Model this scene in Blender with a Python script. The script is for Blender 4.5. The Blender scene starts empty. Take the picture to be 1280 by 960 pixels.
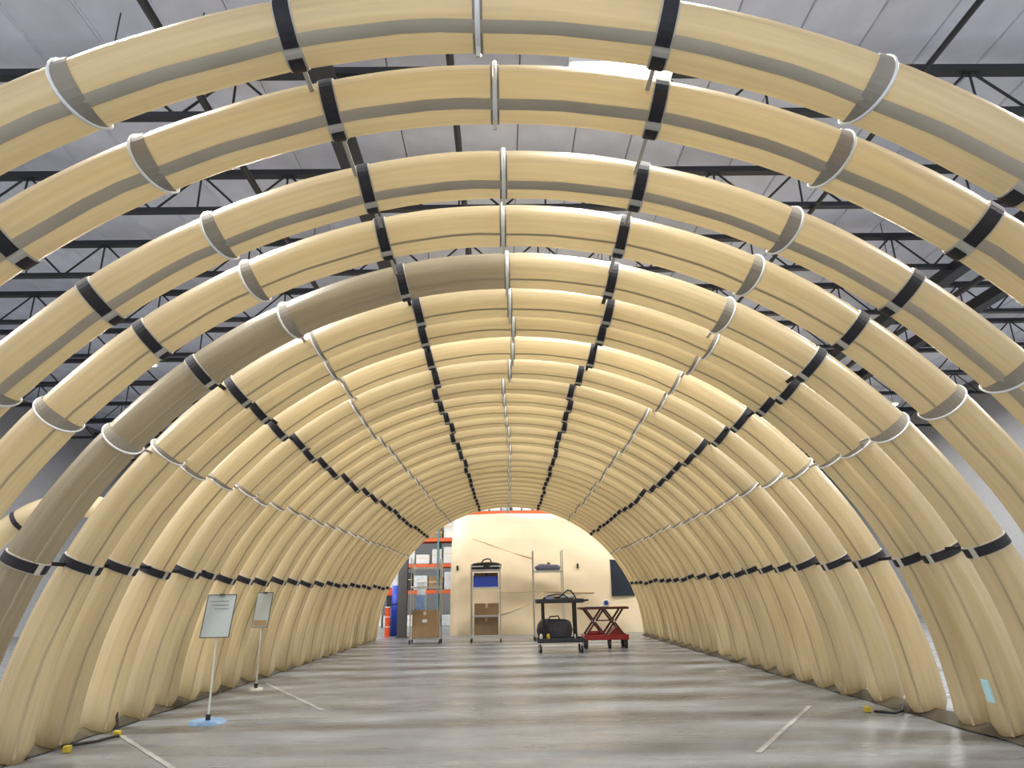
import bpy, bmesh, math, random
from math import sin, cos, pi, radians as RD
from mathutils import Vector, Matrix
random.seed(7)
scene = bpy.context.scene
COL = scene.collection

# ------------------------------------------------------------------ camera
cam_d = bpy.data.cameras.new('camera')
cam_d.sensor_fit = 'HORIZONTAL'; cam_d.sensor_width = 36.0
cam_d.lens = 36.0 * 834.3 / 1280.0
cam_d.clip_start = 0.05; cam_d.clip_end = 300
cam = bpy.data.objects.new('camera', cam_d); COL.objects.link(cam)
RV = Vector((0.99976163, -0.01255998, -0.01785835)); UV_ = Vector((0.01323411, -0.30193438, 0.95323685)); FV = Vector((0.01736469, 0.95324597, 0.30169619))
cam.matrix_world = Matrix(((RV.x, UV_.x, -FV.x, -0.0687), (RV.y, UV_.y, -FV.y, 0.0), (RV.z, UV_.z, -FV.z, 1.0806), (0, 0, 0, 1)))
scene.camera = cam

# ------------------------------------------------------------------ world, exposure
w = bpy.data.worlds.new('world'); scene.world = w; w.use_nodes = True
w.node_tree.nodes['Background'].inputs[0].default_value = (0.92, 0.96, 1.0, 1)
w.node_tree.nodes['Background'].inputs[1].default_value = 1.7
vs = scene.view_settings
vs.view_transform = 'Standard'; vs.look = 'None'; vs.gamma = 1; vs.exposure = -0.13; vs.use_curve_mapping = False
LAMP_W = 300.0          # power of each high-bay lamp

# ------------------------------------------------------------------ helpers
def nmat(name, col, rough=0.5, metal=0.0, var=0.0, scale=8.0, stretch=(1, 1, 1), bump=0.0, bscale=40.0, spec=None,
         coords='Object', objrand=0.0, emit=None, estr=0.0, usecolor=False, alpha=None, trans=None, coat=0.0):
    m = bpy.data.materials.new(name); m.use_nodes = True
    nt = m.node_tree; N = nt.nodes; L = nt.links
    b = N['Principled BSDF']
    b.inputs['Base Color'].default_value = (*col, 1); b.inputs['Roughness'].default_value = rough
    b.inputs['Metallic'].default_value = metal
    if spec is not None: b.inputs['Specular IOR Level'].default_value = spec
    if coat: b.inputs['Coat Weight'].default_value = coat; b.inputs['Coat Roughness'].default_value = 0.25
    if emit: b.inputs['Emission Color'].default_value = (*emit, 1); b.inputs['Emission Strength'].default_value = estr
    if alpha is not None: b.inputs['Alpha'].default_value = alpha
    if trans: b.inputs['Transmission Weight'].default_value = trans
    tc = N.new('ShaderNodeTexCoord'); mp = N.new('ShaderNodeMapping'); mp.inputs['Scale'].default_value = stretch
    L.new(tc.outputs[coords], mp.inputs['Vector'])
    out = None
    if var:
        n = N.new('ShaderNodeTexNoise'); n.inputs['Scale'].default_value = scale; n.inputs['Detail'].default_value = 5
        L.new(mp.outputs[0], n.inputs['Vector'])
        r = N.new('ShaderNodeMapRange'); r.inputs[1].default_value = .3; r.inputs[2].default_value = .7
        r.inputs[3].default_value = 1 - var; r.inputs[4].default_value = 1 + var
        L.new(n.outputs['Fac'], r.inputs[0])
        x = N.new('ShaderNodeVectorMath'); x.operation = 'SCALE'; x.inputs[0].default_value = col
        L.new(r.outputs[0], x.inputs['Scale']); out = x.outputs[0]
    if objrand or usecolor:
        oi = N.new('ShaderNodeObjectInfo')
        x2 = N.new('ShaderNodeVectorMath'); x2.operation = 'SCALE'
        if out: L.new(out, x2.inputs[0])
        else: x2.inputs[0].default_value = col
        r2 = N.new('ShaderNodeMapRange'); r2.inputs[3].default_value = 1 - objrand; r2.inputs[4].default_value = 1 + objrand
        L.new(oi.outputs['Random'], r2.inputs[0]); L.new(r2.outputs[0], x2.inputs['Scale']); out = x2.outputs[0]
        if usecolor:
            x3 = N.new('ShaderNodeVectorMath'); x3.operation = 'MULTIPLY'
            L.new(out, x3.inputs[0]); L.new(oi.outputs['Color'], x3.inputs[1]); out = x3.outputs[0]
    if out: L.new(out, b.inputs['Base Color'])
    if bump:
        n2 = N.new('ShaderNodeTexNoise'); n2.inputs['Scale'].default_value = bscale; n2.inputs['Detail'].default_value = 4
        L.new(mp.outputs[0], n2.inputs['Vector'])
        bp = N.new('ShaderNodeBump'); bp.inputs['Strength'].default_value = bump; bp.inputs['Distance'].default_value = 0.02
        L.new(n2.outputs['Fac'], bp.inputs['Height']); L.new(bp.outputs[0], b.inputs['Normal'])
    return m

def bx(bm, c, s, rot=None):
    r = bmesh.ops.create_cube(bm, size=1.0)
    M = Matrix.Translation(c) @ (rot or Matrix.Identity(4)) @ Matrix.Diagonal((*s, 1))
    bmesh.ops.transform(bm, matrix=M, verts=r['verts']); return r['verts']

def bar(bm, p, q, r, seg=8, r2=None):
    p, q = Vector(p), Vector(q); d = q - p
    res = bmesh.ops.create_cone(bm, cap_ends=True, segments=seg, radius1=r, radius2=r if r2 is None else r2, depth=d.length)
    M = Matrix.Translation((p + q) / 2) @ d.to_track_quat('Z', 'Y').to_matrix().to_4x4()
    bmesh.ops.transform(bm, matrix=M, verts=res['verts'])

def flatbar(bm, p, q, wdt, thk):
    p, q = Vector(p), Vector(q); d = q - p
    bx(bm, (p + q) / 2, (wdt, thk, d.length), d.to_track_quat('Z', 'Y').to_matrix().to_4x4())

def tube(bm, pts, r, seg=8, closed=False):
    pts = [Vector(p) for p in pts]; n = len(pts); rings = []
    up = Vector((0, 0, 1)); last = None
    for i, p in enumerate(pts):
        a = pts[(i - 1) % n] if closed or i else p; b = pts[(i + 1) % n] if closed or i < n - 1 else p
        t = (b - a).normalized()
        u = last if last else (up if abs(t.dot(up)) < .9 else Vector((1, 0, 0)))
        u = (u - t * u.dot(t)).normalized(); last = u; v = t.cross(u)
        rr = r[i] if isinstance(r, (list, tuple)) else r
        rings.append([bm.verts.new(p + (u * cos(2 * pi * k / seg) + v * sin(2 * pi * k / seg)) * rr) for k in range(seg)])
    for i in range(n if closed else n - 1):
        A, B = rings[i], rings[(i + 1) % n]
        for k in range(seg): bm.faces.new((A[k], A[(k + 1) % seg], B[(k + 1) % seg], B[k]))
    if not closed: bm.faces.new(rings[0][::-1]); bm.faces.new(rings[-1])

def mesh_of(name, bm, m, smooth=False):
    bmesh.ops.recalc_face_normals(bm, faces=bm.faces)
    me = bpy.data.meshes.new(name); bm.to_mesh(me); bm.free()
    me.materials.append(m)
    if smooth:
        for p in me.polygons: p.use_smooth = True
    return me

def obj(name, bm, m, parent=None, loc=(0, 0, 0), smooth=False, bevel=0):
    me = bm if isinstance(bm, bpy.types.Mesh) else mesh_of(name, bm, m, smooth)
    o = bpy.data.objects.new(name, me); COL.objects.link(o); o.location = loc
    if parent: o.parent = parent
    if bevel:
        b = o.modifiers.new('bevel', 'BEVEL'); b.width = bevel; b.segments = 2
    return o

def tag(o, label, cat, group=None, kind=None):
    o['label'] = label; o['category'] = cat
    if group: o['group'] = group
    if kind: o['kind'] = kind
    return o

def thing(name, label, cat, loc=(0, 0, 0), rz=0, group=None):
    o = bpy.data.objects.new(name, None); COL.objects.link(o); o.empty_display_size = .1
    o.location = loc; o.rotation_euler = (0, 0, rz); return tag(o, label, cat, group)

def struct(name, bm, m, **k):
    o = obj(name, bm, m, **k); o['kind'] = 'structure'; return o

def box_obj(name, c, s, m, parent=None, bevel=0.0, rz=0, loc=(0, 0, 0)):
    bm = bmesh.new(); bx(bm, c, s, Matrix.Rotation(rz, 4, 'Z'))
    return obj(name, bm, m, parent, loc, bevel=bevel)

# ------------------------------------------------------------------ materials
M_floor = bpy.data.materials.new('sealed_concrete'); M_floor.use_nodes = True
def floor_nodes():
    nt = M_floor.node_tree; N = nt.nodes; L = nt.links; b = N['Principled BSDF']
    tc = N.new('ShaderNodeTexCoord')
    n = N.new('ShaderNodeTexNoise'); n.inputs['Scale'].default_value = 1.2; n.inputs['Detail'].default_value = 8; n.inputs['Roughness'].default_value = .6
    L.new(tc.outputs['Object'], n.inputs['Vector'])
    cr = N.new('ShaderNodeValToRGB'); cr.color_ramp.elements[0].position = .3; cr.color_ramp.elements[1].position = .72
    cr.color_ramp.elements[0].color = (.135, .145, .16, 1); cr.color_ramp.elements[1].color = (.225, .24, .265, 1)
    L.new(n.outputs['Fac'], cr.inputs[0]); L.new(cr.outputs[0], b.inputs['Base Color'])
    mp = N.new('ShaderNodeMapping'); mp.inputs['Scale'].default_value = (.40, 4.6, 1)
    L.new(tc.outputs['Object'], mp.inputs['Vector'])
    n2 = N.new('ShaderNodeTexNoise'); n2.inputs['Scale'].default_value = 1.0; n2.inputs['Detail'].default_value = 4
    L.new(mp.outputs[0], n2.inputs['Vector'])
    r = N.new('ShaderNodeMapRange'); r.inputs[1].default_value = .35; r.inputs[2].default_value = .65; r.inputs[3].default_value = .22; r.inputs[4].default_value = .42
    L.new(n2.outputs['Fac'], r.inputs[0]); L.new(r.outputs[0], b.inputs['Roughness'])
    bp = N.new('ShaderNodeBump'); bp.inputs['Strength'].default_value = .5; bp.inputs['Distance'].default_value = .02
    L.new(n2.outputs['Fac'], bp.inputs['Height']); L.new(bp.outputs[0], b.inputs['Normal'])
    b.inputs['Specular IOR Level'].default_value = .5
floor_nodes()
M_tan = nmat('coated_tan_fabric', (.56, .475, .315), rough=.40, coat=.7, var=.17, scale=1.0, stretch=(1.2, 38, 1), bump=.12, bscale=1.3, coords='UV', objrand=.035, usecolor=True)
def thin(m, fac, tint):
    nt = m.node_tree; N = nt.nodes; L = nt.links; b = N['Principled BSDF']; out = N['Material Output']
    tr = N.new('ShaderNodeBsdfTranslucent'); tr.inputs[0].default_value = (*tint, 1)
    oi = N.new('ShaderNodeObjectInfo'); vm = N.new('ShaderNodeVectorMath'); vm.operation = 'MULTIPLY'; vm.inputs[0].default_value = tint
    L.new(oi.outputs['Color'], vm.inputs[1]); L.new(vm.outputs[0], tr.inputs[0])
    mx = N.new('ShaderNodeMixShader'); mx.inputs[0].default_value = fac
    L.new(b.outputs[0], mx.inputs[1]); L.new(tr.outputs[0], mx.inputs[2]); L.new(mx.outputs[0], out.inputs['Surface'])
thin(M_tan, .40, (.92, .81, .57))
M_seam = nmat('seam_shade_strip', (.43, .38, .29), rough=.5, var=.1, scale=3)  # grey-tan carries the shade gradient along the tube's seam crease
M_seam_dk = nmat('seam_shade_strip_thin', (.42, .34, .22), rough=.5)  # same crease shade put into colour, for the thinner strip
M_black = nmat('black_webbing', (.012, .011, .017), rough=.6, bump=.2, bscale=200)
M_webb = nmat('pale_webbing', (.56, .53, .46), rough=.6)
M_greyw = nmat('grey_gusset_fabric', (.30, .27, .22), rough=.6, var=.1)
M_cord = nmat('white_cord', (.85, .86, .86), rough=.4)
M_roof = nmat('roof_deck_paint', (.72, .75, .88), rough=.5, var=.08, scale=2, objrand=.05)
M_gap = nmat('roof_joint_dark', (.16, .16, .18), rough=.8)
M_steel = nmat('dark_joist_steel', (.035, .037, .045), rough=.5, metal=.2)
M_wall = nmat('hangar_wall_sheet', (.36, .37, .40), rough=.6, var=.06)
M_lamp = nmat('lamp_diffuser', (.9, .9, .9), rough=.4, emit=(1, .98, .94), estr=9.0)
M_white = nmat('white_enamel', (.75, .77, .78), rough=.4)
M_chrome = nmat('chrome_wire', (.62, .64, .62), rough=.28, metal=.85)
M_cart = nmat('black_plastic', (.015, .016, .02), rough=.35)
M_rubber = nmat('rubber', (.02, .02, .02), rough=.8)
M_tarp = nmat('cream_tent_fabric', (.72, .60, .42), rough=.55, var=.05, scale=1.5, bump=.3, bscale=1.2)
M_card = nmat('brown_cardboard', (.33, .22, .12), rough=.8, var=.08)
M_card_dk = nmat('dark_cardboard', (.15, .10, .055), rough=.8, var=.1)
M_blue = nmat('blue_plastic', (.015, .05, .42), rough=.35)
M_orange = nmat('orange_rack_paint', (.62, .10, .02), rough=.45, var=.1)
M_teal = nmat('teal_rack_paint', (.10, .20, .22), rough=.5)
M_red = nmat('red_painted_steel', (.26, .012, .012), rough=.35)
M_dkred = nmat('dark_red_steel', (.09, .012, .012), rough=.4)
M_grey = nmat('grey_column_paint', (.10, .10, .105), rough=.6, var=.06)
M_glass = nmat('dark_window_film', (.012, .018, .03), rough=.55, spec=.2)
M_sign = nmat('pale_paper', (.54, .60, .62), rough=.35)
M_frame = nmat('thin_dark_frame', (.10, .11, .11), rough=.5)
M_disc = nmat('blue_base_plate', (.16, .30, .52), rough=.35)
M_clear = nmat('pale_pole', (.66, .67, .62), rough=.25)
M_tape = nmat('worn_floor_tape', (.34, .34, .34), rough=.45, var=.25, scale=9)
M_purple = nmat('violet_grey_cloth', (.13, .12, .19), rough=.8, bump=.4, bscale=30)
M_bag = nmat('charcoal_nylon', (.035, .032, .045), rough=.7, bump=.6, bscale=18)
M_wrap = nmat('shrink_wrap', (.62, .68, .74), rough=.25, var=.15, scale=6, bump=.5, bscale=14)
M_wrapb = nmat('blue_wrap', (.20, .30, .50), rough=.4, var=.2, scale=6)
M_yel = nmat('yellow_plastic', (.55, .42, .04), rough=.5)
M_redo = nmat('safety_orange', (.78, .09, .02), rough=.45)
M_cyan = nmat('pale_blue_tag', (.42, .68, .76), rough=.6)
M_skirt = nmat('dark_ground_flap', (.06, .05, .03), rough=.8, var=.3, scale=6)

# ------------------------------------------------------------------ structure
bm = bmesh.new(); bx(bm, (0, 15.5, -.1), (34.4, 43, .2)); struct('floor', bm, M_floor)
bm = bmesh.new(); bx(bm, (-17.1, 15.5, 4.1), (.2, 43, 8.6)); struct('wall_left', bm, M_wall)
bm = bmesh.new(); bx(bm, (17.1, 15.5, 4.1), (.2, 43, 8.6)); struct('wall_right', bm, M_wall)
bm = bmesh.new(); bx(bm, (0, 37.1, 4.1), (34.4, .2, 8.6)); struct('wall_back', bm, M_wall)
ROOF = 7.95
bm = bmesh.new(); bx(bm, (0, 15.5, ROOF + .12), (34.4, 43, .12)); ceil = struct('ceiling', bm, M_gap)
pm = bmesh.new(); bx(pm, (0, 0, 0), (.885, 43, .05)); bx(pm, (-.42, 0, -.035), (.03, 43, .02))
pme = mesh_of('roof_panel', pm, M_roof)
for i in range(37):
    p = bpy.data.objects.new('roof_panel', pme); COL.objects.link(p); p.parent = ceil; p.location = (-16.4 + i * .9, 15.5, ROOF + .03)

# bar joists
TOPZ, BOTZ = 7.72, 7.05
tc_m = bmesh.new(); bx(tc_m, (0, 0, TOPZ), (33.6, .13, .10)); tc_me = mesh_of('top_chord', tc_m, M_steel)
bc_m = bmesh.new(); bx(bc_m, (0, 0, BOTZ), (33.6, .11, .075)); bc_me = mesh_of('bottom_chord', bc_m, M_steel)
def web_mesh(s):
    b = bmesh.new(); bar(b, (-.35 * s, 0, BOTZ), (.35 * s, 0, TOPZ), .019, 6); return mesh_of('web_bar', b, M_steel)
web = {1: web_mesh(1), -1: web_mesh(-1)}
vb = bmesh.new(); bar(vb, (0, 0, BOTZ), (0, 0, TOPZ), .016, 6); vb_me = mesh_of('web_strut', vb, M_steel)
jy = [7.23 + 2.2 * k for k in range(13)]
JN = 'nearest second third fourth fifth sixth seventh eighth ninth tenth eleventh twelfth farthest'.split()
for k, y in enumerate(jy):
    t = thing('roof_joist', 'dark open-web steel roof joist under the grey deck, %s from the viewer' % JN[k], 'roof joist', (0, y, 0), 0, 'open-web roof joists over the tunnel')
    obj('top_chord', tc_me, None, t); obj('bottom_chord', bc_me, None, t)
    for j in range(46):
        x = -15.75 + .7 * j
        o = obj('web_bar', web[1 if j % 2 else -1], None, t, (x, 0, 0))
        if j % 2 and k < 8: obj('web_strut', vb_me, None, t, (x + .35, 0, 0))
# girder and conduits running along the hangar
g = thing('roof_girder', 'wide dark girder running lengthwise under the roof left of the crown', 'girder', (-2.1, 13, 0))
b = bmesh.new(); bx(b, (0, 0, 6.86), (.34, 46, .03)); obj('bottom_flange', b, M_steel, g)
b = bmesh.new(); bx(b, (0, 0, 7.0), (.05, 46, .28)); obj('web_plate', b, M_steel, g)
b = bmesh.new(); bar(b, (5.05, -6, 6.98), (5.05, 36, 6.98), .035); tag(obj('bridging_bar', b, M_steel), 'dark bridging bar under the roof joists toward the right', 'bar')
b = bmesh.new(); bar(b, (-3.7, -6, 6.98), (-3.7, 36, 6.98), .05); tag(obj('bridging_bar', b, M_steel), 'dark bridging bar under the roof joists toward the left', 'bar')
b = bmesh.new(); bar(b, (-.6, -6, 6.98), (-.6, 36, 6.98), .045); tag(obj('bridging_bar', b, M_steel), 'dark bridging bar under the roof joists above the tunnel crown', 'bar')
b = bmesh.new(); bar(b, (9.6, -6, 6.98), (9.6, 36, 6.98), .06); tag(obj('bridging_bar', b, M_steel), 'dark bridging bar under the roof far to the right', 'bar')
for gx, gl in ((8.8, 'grey girder running lengthwise under the roof at the right'), (10.4, 'outermost grey girder running lengthwise under the roof at the right')):
    g = thing('roof_girder', gl, 'girder', (gx, 13, 0))
    b = bmesh.new(); bx(b, (0, 0, 6.86), (.26, 46, .03)); obj('bottom_flange', b, M_steel, g)
    b = bmesh.new(); bx(b, (0, 0, 7.0), (.05, 46, .28)); obj('web_plate', b, M_steel, g)
# high-bay lamps
hm = bmesh.new(); bx(hm, (0, 0, .06), (1.25, .36, .08)); hm_me = mesh_of('housing', hm, M_white)
dm = bmesh.new(); bx(dm, (0, 0, .0), (1.15, .30, .03)); dm_me = mesh_of('diffuser', dm, M_lamp)
rm = bmesh.new(); bar(rm, (-.5, 0, .1), (-.5, 0, .95), .008, 6); bar(rm, (.5, 0, .1), (.5, 0, .95), .008, 6); rm_me = mesh_of('hanger_rod', rm, M_steel)
la = bpy.data.lights.new('lamp_glow', 'AREA'); la.shape = 'RECTANGLE'; la.size = 1.15; la.size_y = .3; la.energy = LAMP_W; la.color = (1, .97, .9)
for yi, y in enumerate((3.6, 6.4, 11.4, 16.4, 21.4, 26.4)):  # nearest row is out of view, added to light the first arches' top rims
    for xi, x in enumerate((-9.6, -4.1, 1.4, 6.9, 12.6)):
        if (x, y) in ((6.9, 6.4), (-9.6, 11.4), (12.6, 3.6), (1.4, 21.4)): continue
        t = thing('ceiling_lamp', 'white rectangular high-bay lamp %s, %s crosswise row from the viewer' % (('at far left', 'left of the crown', 'over the tunnel crown', 'right of the crown', 'at far right')[xi], ('nearest', 'second', 'third', 'fourth', 'fifth', 'farthest')[yi]), 'lamp', (x, y, 6.93), 0, 'high-bay lamps')
        obj('housing', hm_me, None, t); obj('diffuser', dm_me, None, t); obj('hanger_rod', rm_me, None, t)
        l = bpy.data.objects.new('lamp_light', la); COL.objects.link(l); l.parent = t; l.location = (0, 0, -.03)

# ------------------------------------------------------------------ the air-beam arches
R = 3.70; CZ = -.13; r0 = .143
ANG = [0, 13.0, 27.5, 39.1, 50.6, 66.2, 87.9]
def section_mesh(deg, seed, foot=0):
    rnd = random.Random(seed); bm = bmesh.new(); uvl = bm.loops.layers.uv.new('UVMap')
    n = max(6, int(deg / 1.6)); S = 24; rings = []; uu = []
    ph = [rnd.uniform(0, 6.28) for _ in range(4)]
    L = RD(deg)
    for i in range(n + 1):
        f = i / n; a = L * f
        e = min(f, 1 - f) * deg / 2.0
        pinch = 1 - .02 * math.exp(-(e * 2.2) ** 2)
        if foot:
            g = f if foot > 0 else 1 - f
            pinch = 1 - .02 * math.exp(-((g * deg / 2.0) * 2.2) ** 2)
        rr = r0 * pinch
        if foot:
            d = (1 - g) * deg * RD(1) * R      # distance from the ground end
            rr *= 1 + .17 * max(0, g) ** 1.2
            if d < .10: rr *= .72 + .28 * math.sqrt(max(0, 1 - (1 - d / .10) ** 2))
        ring = []
        for k in range(S):
            q = 2 * pi * k / S
            wv = 1 + .010 * sin(3 * q + ph[0] + 2 * f) + .008 * sin(5 * q + ph[1] + 5 * f) + .006 * sin(9 * f * deg / 12 + 2 * q + ph[2])
            y = -sin(q) * rr * wv; rad = R - cos(q) * rr * wv
            ring.append(bm.verts.new((rad * sin(a), y, rad * cos(a))))
        rings.append(ring); uu.append(a * R)
    for i in range(n):
        for k in range(S):
            f = bm.faces.new((rings[i][k], rings[i][(k + 1) % S], rings[i + 1][(k + 1) % S], rings[i + 1][k]))
            for lp, (u, v) in zip(f.loops, ((uu[i], k), (uu[i], k + 1), (uu[i + 1], k + 1), (uu[i + 1], k))):
                lp[uvl].uv = (u + seed * 1.7, v * 2 * pi * r0 / S)
    if foot > 0: bm.faces.new(rings[-1])
    if foot < 0: bm.faces.new(rings[0])
    return mesh_of('tube_section', bm, M_tan, True)
SEC = {}
for k in range(6):
    for v in range(3):
        d = ANG[k + 1] - ANG[k]
        if k < 5:
            SEC[(k, 1, v)] = section_mesh(d, k * 3 + v); SEC[(k, -1, v)] = SEC[(k, 1, v)]
        else:
            SEC[(k, 1, v)] = section_mesh(d, 20 + v, 1); SEC[(k, -1, v)] = section_mesh(d, 30 + v, -1)

def ring_mesh(name, wdt, rad, p0, p1, m, n=20, thick=.006):
    """a flat band around the tube from angle p0 to p1 (0 = inner side, 90 = toward the tunnel mouth)"""
    bm = bmesh.new(); full = (p1 - p0) >= 360
    cs = []
    for i in range(n if full else n + 1):
        q = RD(p0 + (p1 - p0) * i / n); c = []
        for rr, x in ((rad, -wdt / 2), (rad, wdt / 2), (rad - thick, wdt / 2), (rad - thick, -wdt / 2)):
            c.append(bm.verts.new((x, -sin(q) * rr, -cos(q) * rr)))
        cs.append(c)
    N = len(cs)
    for i in range(N if full else N - 1):
        A, B = cs[i], cs[(i + 1) % N]
        for k in range(4): bm.faces.new((A[k], A[(k + 1) % 4], B[(k + 1) % 4], B[k]))
    if not full: bm.faces.new(cs[0]); bm.faces.new(cs[-1][::-1])
    return mesh_of(name, bm, m, False)
B_web = ring_mesh('strap_band', .082, r0 + .004, 0, 360, M_webb, 24)
B_main = ring_mesh('strap_patch', .066, r0 + .009, 25, 172, M_black, 12)
B_small = ring_mesh('strap_patch', .064, r0 + .009, -48, 5, M_black, 6)
G_band = ring_mesh('grey_strap', .044, r0 + .003, 0, 360, M_greyw, 24)
def cord_mesh(off, bow=0.0, rad=.011, rr=None):
    b = bmesh.new(); rr = rr or r0 + .008
    tube(b, [(off - bow * max(0, sin(RD(q - 0))) * 1.0, -sin(RD(q)) * rr, -cos(RD(q)) * rr) for q in range(0, 360, 15)], rad, 6, closed=True)
    return mesh_of('cord', b, M_cord, True)
def gusset_mesh(bow):
    """lens-shaped grey patch between the straight joint and the bowed cord"""
    b = bmesh.new(); rr = r0 + .006; A = []; B = []
    qs = [q for q in range(-40, 176, 12)]
    for q in qs:
        t = (q + 40) / 215; wq = bow * sin(pi * min(1, t))
        A.append(b.verts.new((bow * .55, -sin(RD(q)) * rr, -cos(RD(q)) * rr)))
        B.append(b.verts.new((bow * .55 - wq * 1.1, -sin(RD(q)) * (rr + .006), -cos(RD(q)) * (rr + .006))))
    for i in range(len(qs) - 1): b.faces.new((A[i], A[i + 1], B[i + 1], B[i]))
    bmesh.ops.recalc_face_normals(b, faces=b.faces)
    r = bmesh.ops.solidify(b, geom=b.faces[:], thickness=.004)
    return mesh_of('gusset', b, M_greyw, False)
def bowcord_mesh(bow):
    b = bmesh.new(); rr = r0 + .009; pts = []
    for q in range(-40, 320, 12):
        t = (q + 40) / 215; wq = bow * sin(pi * t) if t <= 1 else 0
        pts.append((bow * .55 - wq * 1.1, -sin(RD(q)) * rr, -cos(RD(q)) * rr))
    tube(b, pts, .0085, 6, closed=True)
    return mesh_of('cord', b, M_cord, True)
BOW = .075
G_gus = {s: gusset_mesh(-BOW * s) for s in (1, -1)}; G_cord = {s: bowcord_mesh(-BOW * s) for s in (1, -1)}
F_gus = {s: gusset_mesh(-.035 * s) for s in (1, -1)}; F_cord = {s: bowcord_mesh(-.035 * s) for s in (1, -1)}
C_cord = [cord_mesh(.024, rad=.006), cord_mesh(-.0, rad=.013)]
tl = bmesh.new(); bx(tl, (0, 0, -r0 - .035), (.018, .010, .08)); TAIL = mesh_of('strap_tail', tl, M_webb)
lk = bmesh.new(); bx(lk, (0, .5, 0), (.03, 1, .010)); LINK_B = mesh_of('link_strap', lk, M_black)
lk = bmesh.new(); bx(lk, (0, .5, 0), (.022, 1, .008)); LINK_G = mesh_of('link_cord', lk, M_webb)
def seam_mesh(width, m, q0=36):  # low ridge along the seam crease, its shade painted in
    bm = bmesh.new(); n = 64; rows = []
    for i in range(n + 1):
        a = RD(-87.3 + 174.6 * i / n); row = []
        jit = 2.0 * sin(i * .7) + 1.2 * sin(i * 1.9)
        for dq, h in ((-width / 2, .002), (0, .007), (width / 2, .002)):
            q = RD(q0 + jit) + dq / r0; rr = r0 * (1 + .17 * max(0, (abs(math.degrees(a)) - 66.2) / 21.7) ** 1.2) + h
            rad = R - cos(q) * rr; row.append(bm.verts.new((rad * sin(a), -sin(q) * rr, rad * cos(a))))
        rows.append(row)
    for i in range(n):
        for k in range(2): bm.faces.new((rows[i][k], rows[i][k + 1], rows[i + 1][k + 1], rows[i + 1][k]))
    return mesh_of('seam_shade_strip', bm, m, True)
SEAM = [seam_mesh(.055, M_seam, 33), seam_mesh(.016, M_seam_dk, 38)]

U = [.643, .774, .962, 1.124, 1.31, 1.466, 1.594, 1.77, 1.944, 2.105, 2.255, 2.405, 2.56, 2.735, 2.90, 3.10, 3.30]
while len(U) < 28: U.append(U[-1] + (5.094 - 3.30) / 11)
SH = [-.04, -.021, -.009, -.01, -.001, .011, .015, .01, .009, -.007, -.003, .0, .004, .008, .012, .017, .021]
SH += [.021 + .013 * (i + 1) / 11 for i in range(11)]
ordn = ['nearest', 'second', 'third', 'fourth', 'fifth', 'sixth', 'seventh', 'eighth', 'ninth', 'tenth', 'eleventh', 'twelfth', 'thirteenth',
        'fourteenth', 'fifteenth', 'sixteenth', 'seventeenth', 'eighteenth', 'nineteenth', 'twentieth', 'twenty-first', 'twenty-second',
        'twenty-third', 'twenty-fourth', 'twenty-fifth', 'twenty-sixth', 'twenty-seventh']
tint = [1.0, 1, 1, 1.0, 1, 1.0, .97, 1.1, 1.0, .97, 1.05, 1.06, 1, .98, 1, 1.02, .98, 1, .96, 1, .97, 1, 1, .97, 1, .98, 1, 1.12]  # brightness per arch; light entering through wider gaps is painted into the fabric
rr_ = random.Random(3)
for i in range(28):
    if i == 0: lab = 'nearest inflated tan fabric arch, cut off by the top of the photo'
    elif i == 4: lab = 'fifth inflated arch from the viewer, its left half grey instead of tan'
    elif i == 27: lab = 'farthest inflated tan arch, framing the tunnel exit and cream tent'
    else: lab = '%s inflated tan fabric arch of the tunnel counted from the viewer' % ordn[i]
    t = thing('inflated_arch', lab, 'inflated arch', (SH[i] * R, U[i] * R, 0), RD(rr_.uniform(-.35, .35)) if i > 4 else 0, 'inflated fabric arches of the tunnel')
    for k in range(6):
        for s in (1, -1):
            o = obj('tube_section', SEC[(k, s, rr_.randrange(3))], None, t, (0, 0, CZ))
            o.rotation_euler = (0, RD(ANG[k]) if s > 0 else -RD(ANG[k + 1]), 0)
            c = tint[i]
            o.color = (c, c, c * 1.0, 1)
            if i == 4 and s < 0: o.color = (.62, .62, .66, 1); o['label'] = 'grey tube section'
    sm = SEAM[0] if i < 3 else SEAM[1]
    o = obj('seam_shade_strip', sm, None, t, (0, 0, CZ))
    for k in range(-5, 6):
        s = 1 if k > 0 else -1
        jit = rr_.uniform(-.45, .45) if i > 4 else 0
        a = RD(ANG[abs(k)] * s + jit) if k else RD(jit)
        loc = (R * sin(a), 0, R * cos(a) + CZ); rot = (0, a, 0)
        def put(nm, me):
            o = obj(nm, me, None, t, loc); o.rotation_euler = rot; return o
        if k % 2:
            put('strap_band', B_web)['label'] = 'pale webbing under the black patch'; put('strap_patch', B_main); put('strap_patch', B_small)
        elif k == 0:
            put('strap_band', G_band); put('cord', C_cord[1]); put('strap_tail', TAIL)
        else:
            put('gusset', (G_gus if i < 5 else F_gus)[s]); put('cord', (G_cord if i < 5 else F_cord)[s])
        if i < 27 and (abs(k) == 1 or i > 3):
            dx = (SH[i + 1] - SH[i]) * R; dy = (U[i + 1] - U[i]) * R
            o = put('link_strap' if k % 2 else 'link_cord', LINK_B if k % 2 and i > 3 else LINK_G)
            o.location = (loc[0], r0 * .9, loc[2]); rad = .04
            gap = dy - 1.8 * r0
            o.scale = (1, math.hypot(gap, dx), 1)
            o.rotation_euler = (0, a, 0)
            o.location = (R * sin(a), r0 * .9, R * cos(a) + CZ)

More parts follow.
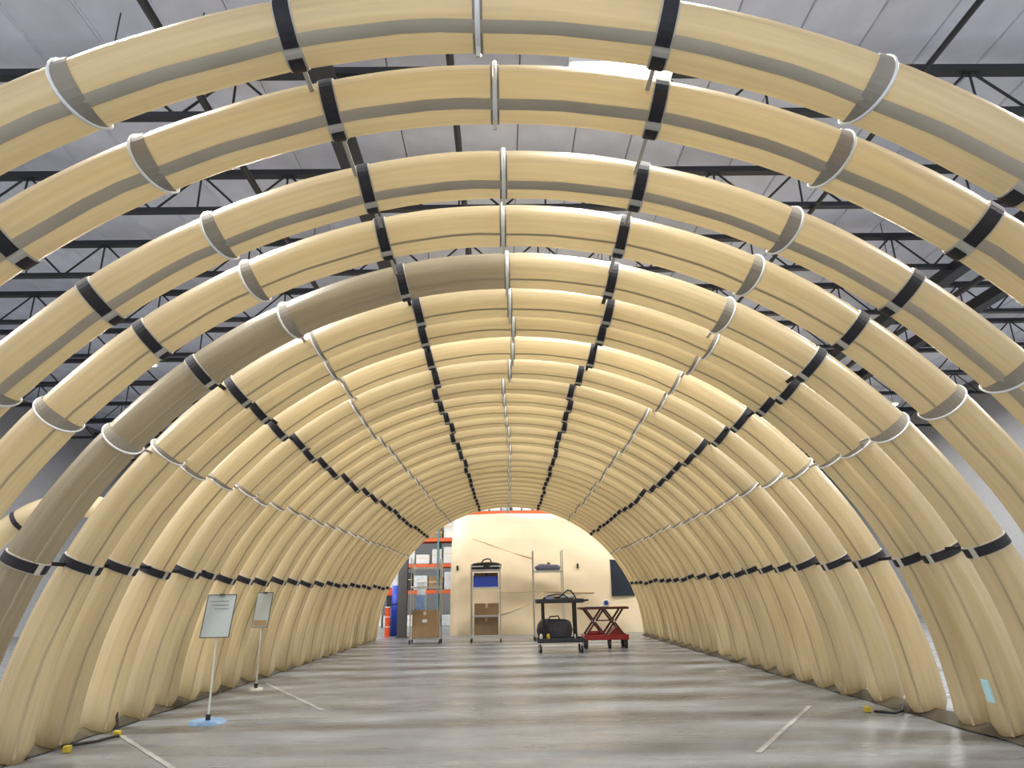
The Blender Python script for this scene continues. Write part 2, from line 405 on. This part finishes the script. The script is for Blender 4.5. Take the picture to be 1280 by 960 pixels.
# ------------------------------------------------------------------ ground flaps, cords and tags at the feet
for s, side in ((-1, 'left'), (1, 'right')):
    bm = bmesh.new(); rows = []
    rn = random.Random(5 + s)
    n = 90
    for i in range(n + 1):
        y = 3.4 + (18.95 - 3.4) * i / n
        x = 3.60 - .035 * abs(sin(i * .55)) - rn.uniform(0, .02)
        sh = .02 * (y / 3.7 - 1.3) * .35
        rows.append([bm.verts.new((s * x + sh * 3.7 * .5, y, .004 + rn.uniform(0, .008))), bm.verts.new((s * 3.70 + sh * 3.7 * .5, y, .055 + rn.uniform(0, .03))), bm.verts.new((s * 3.86 + sh * 3.7 * .5, y, .01))])
    for i in range(n):
        for k in range(2): bm.faces.new((rows[i][k], rows[i][k + 1], rows[i + 1][k + 1], rows[i + 1][k]))
    tag(obj('ground_flap', bm, M_skirt, None, smooth=True), 'dark ground flap running under the feet of the %s side of the arches' % side, 'ground flap')
# tie-down cords at left feet with yellow stakes
def tie(name_pts, stake, lab):
    t = thing('tie_down_cord', lab, 'cord', (0, 0, 0))
    b = bmesh.new(); tube(b, name_pts, .012, 6); obj('cord', b, M_black, t, smooth=True)
    b = bmesh.new(); bx(b, stake, (.05, .05, .05)); obj('anchor', b, M_yel, t, bevel=.008)
tie([(-3.60, 5.80, .08), (-3.55, 5.84, .03), (-3.48, 5.9, .02), (-3.38, 6.05, .015), (-3.30, 6.25, .02)], (-3.40, 5.72, .026), 'black tie-down cord with yellow anchor at the foot of the left wall, nearest')
tie([(-3.50, 6.55, .16), (-3.46, 6.50, .09), (-3.40, 6.42, .04), (-3.36, 6.36, .03)], (-3.34, 6.30, .026), 'short black tie-down cord with yellow anchor, second along the left wall')
tie([(3.62, 6.75, .05), (3.50, 6.55, .03), (3.40, 6.50, .02), (3.28, 6.62, .02)], (3.26, 6.70, .026), 'dark tie-down cord at the foot of the right wall')
tg = box_obj('paper_tag', (0, 0, 0), (.01, .075, .15), M_cyan); tg.location = (3.42, 5.22, .36); tg.rotation_euler = (0, RD(-8), 0)
tag(tg, 'pale blue paper tag stuck low on the right side arch', 'tag')

# floor tape
def tape(p, q, wd, lab):
    p, q = Vector((*p, .003)), Vector((*q, .003)); d = q - p; c = (p + q) / 2
    b = bmesh.new(); bx(b, (0, 0, 0), (d.length, wd, .003)); o = obj('floor_tape', b, M_tape); o.location = c; o.rotation_euler = (0, 0, math.atan2(d.y, d.x)); tag(o, lab, 'tape')
tape((-3.32, 9.92), (-1.9, 7.45), .045, 'worn pale tape line on the floor starting beside the small sign stand')
tape((-3.33, 6.35), (-2.3, 5.1), .04, 'worn pale tape line at the near left corner of the floor')
tape((2.9, 7.1), (1.7, 5.2), .04, 'worn pale tape line on the floor at the right')

# ------------------------------------------------------------------ sign stands
def sign_stand(x, y, w_, zb, zt, lab, disc, small):
    t = thing('sign_stand', lab, 'sign stand', (x, y, 0), 0, 'sign stands along the left wall')
    b = bmesh.new(); bmesh.ops.create_cone(b, cap_ends=True, segments=28, radius1=.17 if not small else .09, radius2=.15 if not small else .08, depth=.02)
    bmesh.ops.translate(b, verts=b.verts, vec=(0, 0, .01)); obj('base_plate', b, disc, t)
    b = bmesh.new(); bar(b, (0, 0, .02), (0, 0, .07), .022, 10); obj('socket', b, M_rubber, t)
    b = bmesh.new(); bar(b, (0, 0, .05), (0, 0, zb + .02), .010, 8); obj('pole', b, M_clear, t)
    tilt = Matrix.Rotation(RD(-5), 4, 'Y'); h = zt - zb
    def sk(xx, zz): return (xx + (zz - zb) * .10 - .02, zz)
    p = bmesh.new(); vs_ = []
    for yy in (-.004, .004):
        for xx, zz in ((-w_ / 2, zb), (w_ / 2, zb), (w_ / 2, zt), (-w_ / 2, zt)):
            X, Z = sk(xx, zz); vs_.append(p.verts.new((X, yy - .012, Z)))
    for q in ((0, 1, 2, 3), (7, 6, 5, 4), (0, 4, 5, 1), (1, 5, 6, 2), (2, 6, 7, 3), (3, 7, 4, 0)): p.faces.new([vs_[k] for k in q])
    obj('sign_panel', p, M_sign, t)
    b = bmesh.new()
    c = [sk(*q) for q in ((-w_ / 2, zb), (w_ / 2, zb), (w_ / 2, zt), (-w_ / 2, zt))]
    for q in range(4):
        a_, b_ = c[q], c[(q + 1) % 4]; bar(b, (a_[0], -.014, a_[1]), (b_[0], -.014, b_[1]), .0055, 6)
    obj('sign_frame', b, M_frame, t)
    b = bmesh.new(); X, Z = sk(0, zt); bx(b, (X, -.02, Z), (.05, .02, .022)); obj('clip', b, M_frame, t)
    # faint print lines on the sheet
    if not small:
        b = bmesh.new()
        for q in range(3):
            X, Z = sk(-.02 + .02 * q, zt - .06 - .035 * q); bx(b, (X, -.018, Z), (w_ * (.7 - .1 * q), .001, .004))
        obj('print_line', b, M_frame, t)
    else:
        b = bmesh.new(); X, Z = sk(0, zb + .05); bx(b, (X, -.018, Z), (w_ * .85, .001, .07)); obj('print_band', b, nmat('tan_print', (.42, .30, .17), .6), t)
sign_stand(-2.84, 6.92, .275, .745, 1.135, 'large pale sign sheet on a pole with blue round base by left wall', M_disc, False)
sign_stand(-3.22, 9.27, .20, .745, 1.17, 'small sign sheet with tan lower band, on a pole farther along left wall', M_clear, True)

# ------------------------------------------------------------------ wire racks
def caster(parent, x, y, r=.05, h=.12, m=M_rubber):
    c = bmesh.new(); bar(c, (x - .016, y, r), (x + .016, y, r), r, 14); o = obj('caster', c, m, parent)
    f = bmesh.new(); bar(f, (x, y, r), (x, y, h), .012, 6); bx(f, (x, y, h - .015), (.05, .05, .012)); obj('caster_fork', f, M_chrome, o)
def wire_shelf(parent, x0, x1, y0, y1, z):
    b = bmesh.new()
    for yy in (y0, y1):
        bar(b, (x0, yy, z), (x1, yy, z), .008, 6); bar(b, (x0, yy, z - .03), (x1, yy, z - .03), .006, 6)
        nz = 10
        for q in range(nz):
            xa = x0 + (x1 - x0) * q / nz; xb = x0 + (x1 - x0) * (q + 1) / nz; flip = q % 2
            bar(b, (xa, yy, z if flip else z - .03), (xb, yy, z - .03 if flip else z), .0035, 4)
    for xx in (x0, x1): bar(b, (xx, y0, z), (xx, y1, z), .008, 6); bar(b, (xx, y0, z - .03), (xx, y1, z - .03), .006, 6)
    n = 26
    for q in range(1, n): xx = x0 + (x1 - x0) * q / n; bar(b, (xx, y0, z), (xx, y1, z), .003, 4)
    return obj('wire_shelf', b, M_chrome, parent)
def wire_rack(x0, x1, y0, y1, zt, shelves, lab):
    t = thing('wire_rack', lab, 'wire rack', ((x0 + x1) / 2, (y0 + y1) / 2, 0), 0, 'chrome wire racks at the tunnel exit')
    hx, hy = (x1 - x0) / 2, (y1 - y0) / 2
    for sx in (-1, 1):
        for sy in (-1, 1):
            b = bmesh.new(); bar(b, (sx * hx, sy * hy, .11), (sx * hx, sy * hy, zt), .0135, 8); bar(b, (sx * hx, sy * hy, zt), (sx * hx, sy * hy, zt + .012), .017, 8)
            obj('post', b, M_chrome, t); caster(t, sx * hx, sy * hy, .05, .12)
    for z in shelves: wire_shelf(t, -hx, hx, -hy, hy, z)
    return t
def box_thing(name, x0, x1, y0, y1, z0, z1, m, lab, cat, flaps=False, label_m=None, group=None):
    t = thing(name, lab, cat, ((x0 + x1) / 2, (y0 + y1) / 2, z0), 0, group)
    W, D, H = x1 - x0, y1 - y0, z1 - z0
    box_obj('body', (0, 0, H / 2), (W, D, H), m, t, bevel=.006)
    if flaps:
        b = bmesh.new()
        bx(b, (0, -D / 2 - .001, H + .0), (W, .006, .03)); obj('flap', b, m, t)
    b = bmesh.new(); bx(b, (0, 0, H + .0015), (W * .98, .06, .003)); bx(b, (0, -D / 2 - .0015, H - .05), (.06, .003, .1)); obj('packing_tape', b, M_card if m is not M_card else M_tarp, t)
    if label_m: b = bmesh.new(); bx(b, (.0, -D / 2 - .002, H * .62), (.11, .003, .07)); obj('shipping_label', b, label_m, t)
    return t
rack_a = wire_rack(-2.34, -1.62, 17.25, 17.72, 1.97, (.13, 1.32, 1.78), 'wire rack nearest the left wall, carrying a large cardboard box')
box_thing('cardboard_box', -2.29, -1.68, 17.22, 17.70, .138, .76, M_card, 'large brown cardboard box with white label on the leftmost wire rack', 'box', True, M_white)
rack_b = wire_rack(-.86, -.14, 17.25, 17.72, 1.80, (.16, .62, 1.28, 1.70), 'middle wire rack holding a black case on top and a blue bin')
box_thing('cardboard_box', -.78, -.20, 17.27, 17.68, .168, .585, M_card_dk, 'dark brown open box on the lowest shelf of the middle wire rack', 'box', True)
box_thing('cardboard_box', -.78, -.18, 17.28, 17.66, .63, .90, M_card, 'tan cardboard box on the middle shelf under the blue bin', 'box')
# blue bin
t = thing('storage_bin', 'blue plastic bin with dark contents on the middle wire rack', 'bin', (-.5, 17.48, 1.29), 0)
b = bmesh.new()
for c, s in (((0, 0, .01), (.60, .36, .02)), ((0, -.18, .115), (.60, .015, .23)), ((0, .18, .17), (.60, .015, .34)), ((-.3, 0, .14), (.015, .36, .28)), ((.3, 0, .14), (.015, .36, .28))): bx(b, c, s)
obj('body', b, M_blue, t)
b = bmesh.new(); bx(b, (0, -.19, .235), (.62, .03, .025)); bx(b, (0, .19, .335), (.62, .03, .025)); obj('rim', b, M_blue, t)
b = bmesh.new(); bx(b, (-.14, .04, .2), (.26, .22, .27), Matrix.Rotation(.1, 4, 'Z')); bx(b, (.16, .04, .2), (.24, .22, .25)); obj('folders', b, M_card_dk, t, bevel=.01)
# black case on top of rack B
def lump(sx, sy, sz, seed, amp=.12, sub=3):
    b = bmesh.new(); bmesh.ops.create_icosphere(b, subdivisions=sub, radius=1); rn = random.Random(seed)
    ph = [rn.uniform(0, 6) for _ in range(6)]
    for v in b.verts:
        c = v.co.copy()
        c = Vector([math.copysign(abs(q) ** .6, q) for q in c])
        f = 1 + amp * (sin(3 * c.x + ph[0]) * sin(2.5 * c.y + ph[1]) + .5 * sin(6 * c.x + ph[2]) * cos(5 * c.z + ph[3]))
        v.co = Vector((c.x * sx * f, c.y * sy * f, max(c.z, -.8) * sz * (f if c.z > 0 else 1)))
    return b
t = thing('duffel_case', 'flat black padded case with carry handle on top of the middle wire rack', 'case', (-.49, 17.48, 1.705), 0)
b = lump(.38, .24, .10, 3, .05); bmesh.ops.translate(b, verts=b.verts, vec=(0, 0, .08)); obj('body', b, M_bag, t, smooth=True)
b = bmesh.new(); tube(b, [(-.12, -.1, .15), (-.07, -.1, .23), (.02, -.1, .26), (.1, -.1, .25), (.14, -.1, .16)], .018, 6); obj('handle', b, M_cart, t, smooth=True)
b = bmesh.new(); bx(b, (0, -.235, .075), (.74, .012, .02)); obj('zipper', b, M_chrome, t)
# rack C
rack_c = wire_rack(.70, 1.44, 17.45, 17.95, 2.14, (.16, .95, 1.66), 'tall wire rack behind the black utility cart, posts rising above its top shelf')
t = thing('folded_cloth', 'heap of violet-grey cloth on the top shelf of the tall wire rack', 'cloth', (1.08, 17.7, 1.665))
b = lump(.33, .2, .085, 9, .16); bmesh.ops.translate(b, verts=b.verts, vec=(0, 0, .068)); obj('heap', b, M_purple, t, smooth=True)
b = bmesh.new(); tube(b, [(-.02, -.05, .14), (.02, -.05, .19), (.06, -.05, .15)], .022, 6); obj('knot', b, M_bag, t, smooth=True)

# ------------------------------------------------------------------ black utility cart
t = thing('utility_cart', 'black two-shelf utility cart in the middle of the tunnel exit', 'cart', (1.05, 14.1, 0))
for z, nm in ((.20, 'lower_shelf'), (.93, 'upper_shelf')):
    b = bmesh.new(); bx(b, (0, 0, z), (.92, .55, .03)); 
    for c, s in (((0, -.275, z + .03), (.94, .02, .07)), ((0, .275, z + .03), (.94, .02, .07)), ((-.46, 0, z + .03), (.02, .55, .07)), ((.46, 0, z + .03), (.02, .55, .07))): bx(b, c, s)
    obj(nm, b, M_cart, t, bevel=.006)
for sx in (-1, 1):
    for sy in (-1, 1):
        b = bmesh.new(); bar(b, (sx * (.33 if sx < 0 else .30), sy * .22, .2), (sx * (.33 if sx < 0 else .30), sy * .22, .93), .022, 8); obj('post', b, M_cart, t)
        c = bmesh.new(); bar(c, (sx * .40 - .02, sy * .22, .065), (sx * .40 + .02, sy * .22, .065), .065, 16); o = obj('caster', c, M_rubber, t)
        f = bmesh.new(); bx(f, (sx * .40 - .028, sy * .22, .11), (.006, .04, .12)); bx(f, (sx * .40 + .028, sy * .22, .11), (.006, .04, .12)); bx(f, (sx * .40, sy * .22, .172), (.07, .06, .012)); obj('caster_fork', f, M_chrome, o)
b = bmesh.new(); tube(b, [(.46, -.22, .95), (.56, -.22, .965), (.58, 0, .965), (.56, .22, .965), (.46, .22, .95)], .016, 8); obj('push_handle', b, M_cart, t, smooth=True)
t = thing('hose_coil', 'loose black hose looped over the top of the utility cart', 'hose', (1.05, 14.1, .955))
b = bmesh.new(); pts = []
for q in range(30):
    a = q / 29 * 3.5 * pi; pts.append((.30 * cos(a), .16 * sin(a), .022 + .05 * (q / 29)))
pts += [(.10, -.16, .12), (-.02, -.12, .15), (-.16, -.02, .13)] if False else [(.02, -.17, .10), (.10, -.12, .16), (.18, -.03, .20), (.25, .04, .19), (.31, .08, .12), (.35, .10, .04)]
tube(b, pts, .017, 8); obj('hose', b, M_cart, t, smooth=True)
b = bmesh.new(); tube(b, [(-.34, -.08, .03), (-.22, -.1, .10), (-.05, -.12, .13), (.10, -.12, .11), (.2, -.1, .03)], .015, 8); obj('hose_loop', b, M_cart, t, smooth=True)
b = bmesh.new(); bar(b, pts[0], (pts[0][0], pts[0][1] - .07, pts[0][2]), .022, 8); obj('nozzle', b, M_chrome, t)
box_thing('parts_tray', .78, 1.12, 13.94, 14.12, .962, 1.04, M_wrapb, 'shallow blue and white tray on the black utility cart', 'tray')
t = thing('hard_case', 'small pale green case lying on the utility cart beside the hose', 'case', (1.26, 14.22, .962)); box_obj('body', (0, 0, .05), (.2, .14, .1), nmat('pale_green_case', (.35, .42, .38), .5), t, bevel=.01); box_obj('latch', (0, -.075, .06), (.04, .01, .03), M_chrome, t)
t = thing('carry_bag', 'bulky charcoal nylon bag on the lower shelf of the utility cart', 'bag', (.95, 14.12, .222))
b = lump(.33, .2, .22, 21, .1); bmesh.ops.translate(b, verts=b.verts, vec=(0, 0, .18)); obj('body', b, M_bag, t, smooth=True)
b = bmesh.new(); tube(b, [(-.14, -.12, .33), (-.10, -.14, .44), (.06, -.14, .45), (.12, -.12, .34)], .014, 6); obj('handle', b, M_rubber, t, smooth=True)
for x, m, nm in ((.66, M_white, 'white'), (.80, M_yel, 'yellow'), (1.34, M_white, 'clear')):
    t = thing('small_bottle', '%s plastic bottle on the lower cart shelf%s' % (nm, ' at its right end' if x > 1 else ''), 'bottle', (x, 13.90, .222))
    b = bmesh.new(); bar(b, (0, 0, 0), (0, 0, .10), .032, 12); bar(b, (0, 0, .10), (0, 0, .13), .032, 12, .012); obj('body', b, m, t, smooth=False)
    b = bmesh.new(); bar(b, (0, 0, .13), (0, 0, .155), .014, 8); obj('cap', b, M_cart, t)

# ------------------------------------------------------------------ red scissor lift table
t = thing('scissor_lift_table', 'red scissor lift table on wheels beside the black cart', 'lift table', (2.03, 14.9, 0))
b = bmesh.new(); bx(b, (0, 0, .79), (1.02, .56, .045)); obj('table_top', b, M_dkred, t, bevel=.006)['label'] = 'dark table top'
for sx, nm in ((-.13, 0), (.13, 1)):
    for yy in (-.22, .22):
        for d in (-1, 1):
            b = bmesh.new(); cx = -.2 if nm == 0 else .2
            flatbar(b, (cx - d * .19, yy + .012 * d, .26), (cx + d * .19, yy + .012 * d, .77), .038, .038); obj('scissor_arm', b, M_dkred, t)
        b = bmesh.new(); bar(b, (cx, yy - .04, .535), (cx, yy + .04, .535), .022, 10); obj('pivot_pin', b, M_chrome, t)
b = bmesh.new(); bar(b, (-.2, -.22, .55), (.2, -.22, .55), .012, 8); obj('cross_rod', b, M_dkred, t)
b = bmesh.new(); bx(b, (.02, -.24, .22), (.92, .05, .10)); bx(b, (.02, .24, .22), (.92, .05, .10)); bx(b, (-.42, 0, .22), (.05, .5, .10)); bx(b, (.46, 0, .22), (.05, .5, .10)); bx(b, (.02, 0, .185), (.9, .46, .02)); obj('base_frame', b, M_red, t, bevel=.008)
b = bmesh.new(); vv = [b.verts.new(p) for p in ((.05, -.2, .26), (.44, -.2, .26), (.26, -.2, .42), (.05, .2, .26), (.44, .2, .26), (.26, .2, .42))]
for f in ((0, 1, 2), (5, 4, 3), (0, 3, 4, 1), (1, 4, 5, 2), (2, 5, 3, 0)): b.faces.new([vv[k] for k in f])
obj('pump_cover', b, M_red, t)
b = bmesh.new(); bar(b, (-.34, -.05, .29), (.0, -.05, .29), .05, 12); obj('hydraulic_cylinder', b, M_red, t)
for sx in (-.40, .08, .42):
    for sy in (-.2, .2):
        if sx == .08 and sy > 0: continue
        c = bmesh.new(); bar(c, (sx - .025, sy, .075), (sx + .025, sy, .075), .075, 16); o = obj('wheel', c, M_rubber, t)
        f = bmesh.new(); bx(f, (sx, sy, .155), (.08, .07, .02)); bx(f, (sx - .034, sy, .11), (.008, .05, .1)); bx(f, (sx + .034, sy, .11), (.008, .05, .1)); obj('fork', f, M_dkred, o)
t = thing('tape_dispenser', 'white and blue roll on the red lift table', 'roll', (2.10, 14.8, .815))
b = bmesh.new(); tube(b, [(.06 * cos(q * pi / 8), 0, .075 + .06 * sin(q * pi / 8)) for q in range(16)], .024, 8, closed=True); obj('roll', b, M_white, t, smooth=True)
b = bmesh.new(); bar(b, (0, -.03, .075), (0, .03, .075), .04, 12); obj('core', b, M_blue, t)
t = thing('clear_sheet', 'pale folded sheet lying on the red lift table', 'sheet', (1.85, 14.86, .813)); box_obj('sheet', (0, 0, .01), (.42, .30, .014), nmat('pale_green_sheet', (.5, .55, .50), .4), t, bevel=.004)

# ------------------------------------------------------------------ cream tent beyond the exit
t = thing('cream_tent', 'large cream fabric tent standing beyond the tunnel exit', 'tent', (0, 23.2, 0))
X0, X1 = -1.62, 11.0; AY, AZ = 2.75, 3.72
def prof(q):   # q 0..pi : front foot to rear foot
    return (-AY * math.copysign(abs(cos(q)) ** .72, cos(q)), AZ * abs(sin(q)) ** .72)
b = bmesh.new(); rows = []; nx = 44; nq = 36
for i in range(nx + 1):
    x = X0 + (X1 - X0) * i / nx
    e = min(1, max(0, (x - X0) / .45)); shr = .965 + .035 * math.sqrt(1 - (1 - e) ** 2)
    row = []
    for j in range(nq + 1):
        y, z = prof(pi * j / nq)
        wv = .03 * sin(x * 1.3 + z * 1.1) * sin(z * .9) + .012 * sin(x * 4.1 - z * 2.3)
        sag = -.05 * abs(sin(x * .62)) * (z / AZ)
        row.append(b.verts.new((x + (.06 * (1 - z / AZ) * 0), y * shr - wv, max(0, z * shr + sag))))
    rows.append(row)
for i in range(nx):
    for j in range(nq): b.faces.new((rows[i][j], rows[i + 1][j], rows[i + 1][j + 1], rows[i][j + 1]))
b.faces.new(rows[0]); b.faces.new(rows[-1][::-1])
obj('tent_skin', b, M_tarp, t, smooth=True)
def front(z):   # y of the front skin at height z (tent coordinates)
    s = min(1, (z / AZ)) ** (1 / .72); return -AY * (max(0, 1 - s * s)) ** .36
# window
b = bmesh.new(); f = [(3.12, 1.01), (3.82, 1.01), (3.70, 2.0), (3.14, 2.05)]
vs1 = [b.verts.new((x, front(z) - .05, z)) for x, z in f] + [b.verts.new((x, front(z) + .03, z)) for x, z in f]
for q in ((0, 1, 2, 3), (7, 6, 5, 4), (0, 4, 5, 1), (1, 5, 6, 2), (2, 6, 7, 3), (3, 7, 4, 0)): b.faces.new([vs1[k] for k in q])
wn = obj('window', b, M_glass, t)
for x, z, in ((-1.42, 1.88), (2.16, 1.88)):
    box_obj('vent', (x, front(z) - .02, z), (.055, .05, .14), M_cart, t, bevel=.008)
b = bmesh.new()
tube(b, [(x, front(z) - .012, z) for x, z in ((-1.0, 2.75), (-.6, 2.62), (-.2, 2.46), (.3, 2.28), (.8, 2.14))], .012, 6); obj('seam_welt', b, nmat('tent_seam', (.62, .47, .28), .6), t, smooth=True)
b = bmesh.new(); tube(b, [(x, front(z) - .012, z) for x, z in ((-.25, 1.17), (.3, 1.15), (.8, 1.17), (1.6, 1.15), (2.6, 1.12))], .013, 6); obj('seam_welt', b, bpy.data.materials['tent_seam'], t, smooth=True)
b = bmesh.new(); tube(b, [(x, front(z) - .012, z) for x, z in ((-.2, .55), (.1, .62), (.45, .74), (.8, .93), (1.1, 1.15))], .016, 6); obj('fabric_fold', b, M_tarp, t, smooth=True)

# ------------------------------------------------------------------ grey column, rack and stock beyond the exit
t = thing('steel_column', 'dark grey building column left of the exit racks', 'column', (-2.93, 19.9, 0))
b = bmesh.new(); bx(b, (0, 0, 3.5), (.25, .02, 6.96)); bx(b, (0, .22, 3.5), (.25, .02, 6.96)); bx(b, (0, .11, 3.5), (.02, .22, 6.96)); obj('shaft', b, M_grey, t)
b = bmesh.new(); bx(b, (0, .11, .01), (.36, .34, .02)); obj('base_plate', b, M_grey, t)

def pallet_rack(y, x0, x1, ups, zs, lab):
    t = thing('pallet_rack', lab, 'pallet rack', (0, y, 0))
    for x in ups:
        for yy in (0, 1.0):
            b = bmesh.new(); bx(b, (x, yy, 2.5), (.08, .07, 5.0)); obj('upright', b, M_teal, t)
        for k in range(6):
            b = bmesh.new(); z = .3 + k * .8; bar(b, (x, 0, z), (x, 1.0, z + (.7 if k % 2 else 0)), .015, 6); obj('brace', b, M_teal, t)
    for z in zs:
        for a_, b_ in zip(ups[:-1], ups[1:]):
            for yy in (-.02, 1.02):
                b = bmesh.new(); bx(b, ((a_ + b_) / 2, yy, z), (b_ - a_ - .08, .05, .13)); obj('beam', b, M_orange, t)
            b = bmesh.new(); bx(b, ((a_ + b_) / 2, .5, z + .06), (b_ - a_ - .1, .98, .02)); obj('deck', b, M_teal, t)
    return t
RY = 27.0
ZS = (1.26, 2.24, 3.22, 4.24)
pallet_rack(RY, -8, 6, (-8.1, -5.35, -2.6, .15, 2.9, 5.6), ZS, 'orange-beamed pallet rack standing behind the cream tent')
rn = random.Random(11)
mats = [(M_wrap, 'white shrink-wrapped'), (M_wrapb, 'blue-wrapped'), (M_card, 'brown cardboard'), (M_white, 'white'), (M_wrap, 'pale wrapped'), (M_bag, 'dark')]
rows_n = {0: 'rack floor level', 1: 'lowest orange shelf', 2: 'second orange shelf', 3: 'third orange shelf', 4: 'top rack shelf'}
cnt = {}
KN = 'first second third fourth fifth sixth seventh eighth ninth tenth eleventh twelfth thirteenth fourteenth fifteenth sixteenth seventeenth eighteenth nineteenth twentieth'.split()
for lv, z in enumerate((0,) + ZS):
    x = -5.2
    while x < (-1.2 if lv < 4 else 3.6):
        wd = rn.uniform(.32, .62); h = rn.uniform(.35, .72) if lv < 4 else rn.uniform(.28, .38)
        m, nm = rn.choice(mats)
        if lv == 4: m, nm = (M_wrap, 'white shrink-wrapped') if rn.random() < .75 else (M_wrapb, 'blue-wrapped')
        zb = z + .075 if lv else .0
        key = (nm, lv); cnt[key] = cnt.get(key, 0) + 1
        t = thing('stored_carton', '%s carton at the %s, %s of its kind from left' % (nm, rows_n[lv], KN[cnt[key] - 1]), 'carton', (x + wd / 2, RY + .45, zb), 0, '%s cartons, %s' % (nm, rows_n[lv]))
        box_obj('body', (0, 0, h / 2), (wd, .7, h), m, t, bevel=.03)
        b = bmesh.new(); bx(b, (0, 0, h * .6), (wd + .006, .706, .03)); obj('packing_tape', b, M_tarp, t)
        x += wd + rn.uniform(.03, .12)
# orange barrel cone, blue and orange items next to left foot of the exit
def drum(x, y, r, h, m, name, lab, cat, top=None):
    t = thing(name, lab, cat, (x, y, 0))
    b = bmesh.new(); bar(b, (0, 0, 0), (0, 0, h), r, 20); obj('body', b, m, t, smooth=False)
    for z in (h * .33, h * .66, h - .01):
        b = bmesh.new(); tube(b, [(r * cos(q * pi / 10), r * sin(q * pi / 10), z) for q in range(20)], .012, 6, closed=True); obj('hoop', b, top or m, t)
drum(-3.44, 20.6, .075, .82, M_redo, 'traffic_post', 'bright orange post beside the left foot of the farthest arch', 'post', M_white)
t = thing('rolled_mat', 'tall blue rolled mat standing beyond the left foot of the farthest arch', 'roll', (-3.30, 20.9, 0))
b = bmesh.new(); pts = [((.03 + .012 * q / 4) * cos(q * .6), (.03 + .012 * q / 4) * sin(q * .6)) for q in range(34)]
lo = [b.verts.new((x, y, 0)) for x, y in pts]; hi = [b.verts.new((x * .9 + .02, y * .9, 1.42)) for x, y in pts]
for q in range(33): b.faces.new((lo[q], lo[q + 1], hi[q + 1], hi[q]))
bmesh.ops.recalc_face_normals(b, faces=b.faces); bmesh.ops.solidify(b, geom=b.faces[:], thickness=.008)
obj('mat', b, M_blue, t, smooth=True)
b = bmesh.new(); tube(b, [(.135 * cos(q * pi / 8), .135 * sin(q * pi / 8), .9) for q in range(16)], .012, 6, closed=True); obj('tie', b, M_black, t)
for (x, y, z, sx, sz, m, nm, ex) in ((-3.42, 21.3, 0, .30, .42, M_card_dk, 'dark brown', 'on the floor'), (-3.42, 21.3, .424, .28, .34, M_wrapb, 'blue', 'in the middle'), (-3.42, 21.3, .768, .30, .36, M_bag, 'black', 'under the orange one'), (-3.42, 21.3, 1.132, .27, .22, M_redo, 'orange', 'near the top'), (-3.42, 21.3, 1.356, .30, .5, M_wrap, 'white', 'topmost'),
    (-2.55, 21.3, 0, .24, .5, M_card_dk, 'small brown', 'at the bottom'), (-2.55, 21.3, .504, .26, .62, M_wrapb, 'pale blue', 'in the middle'), (-2.55, 21.3, 1.128, .22, .4, M_wrap, 'small white', 'on top')):
    side = 'left' if x < -3 else 'right'
    t = thing('stacked_crate', '%s crate %s of the stack %s of the grey column' % (nm, ex, side), 'crate', (x, y, z))
    box_obj('body', (0, 0, sz / 2), (sx, .4, sz), m, t, bevel=.02)
    b = bmesh.new(); bx(b, (0, 0, sz - .03), (sx + .02, .42, .03)); obj('rim', b, m, t)

# ------------------------------------------------------------------ second inflated frame outside the tunnel at the left
t = thing('neighbouring_arch', 'small inflated tan arch with a black strap standing outside the tunnel at far left', 'inflated arch', (-5.9, 9.2, 0))
b = bmesh.new(); tube(b, [(-1.6 * cos(RD(q)), 0, .005 + 2.36 * sin(RD(q))) for q in range(0, 181, 6)], .15, 16); obj('tube', b, M_tan, t, smooth=True)
p0 = Vector((-1.6 * cos(RD(66)), 0, 2.36 * sin(RD(66)))); d0 = Vector((1.6 * sin(RD(66)), 0, 2.36 * cos(RD(66)))).normalized()
b = bmesh.new(); bar(b, p0 - d0 * .03, p0 + d0 * .03, .156, 20); obj('strap', b, M_black, t)
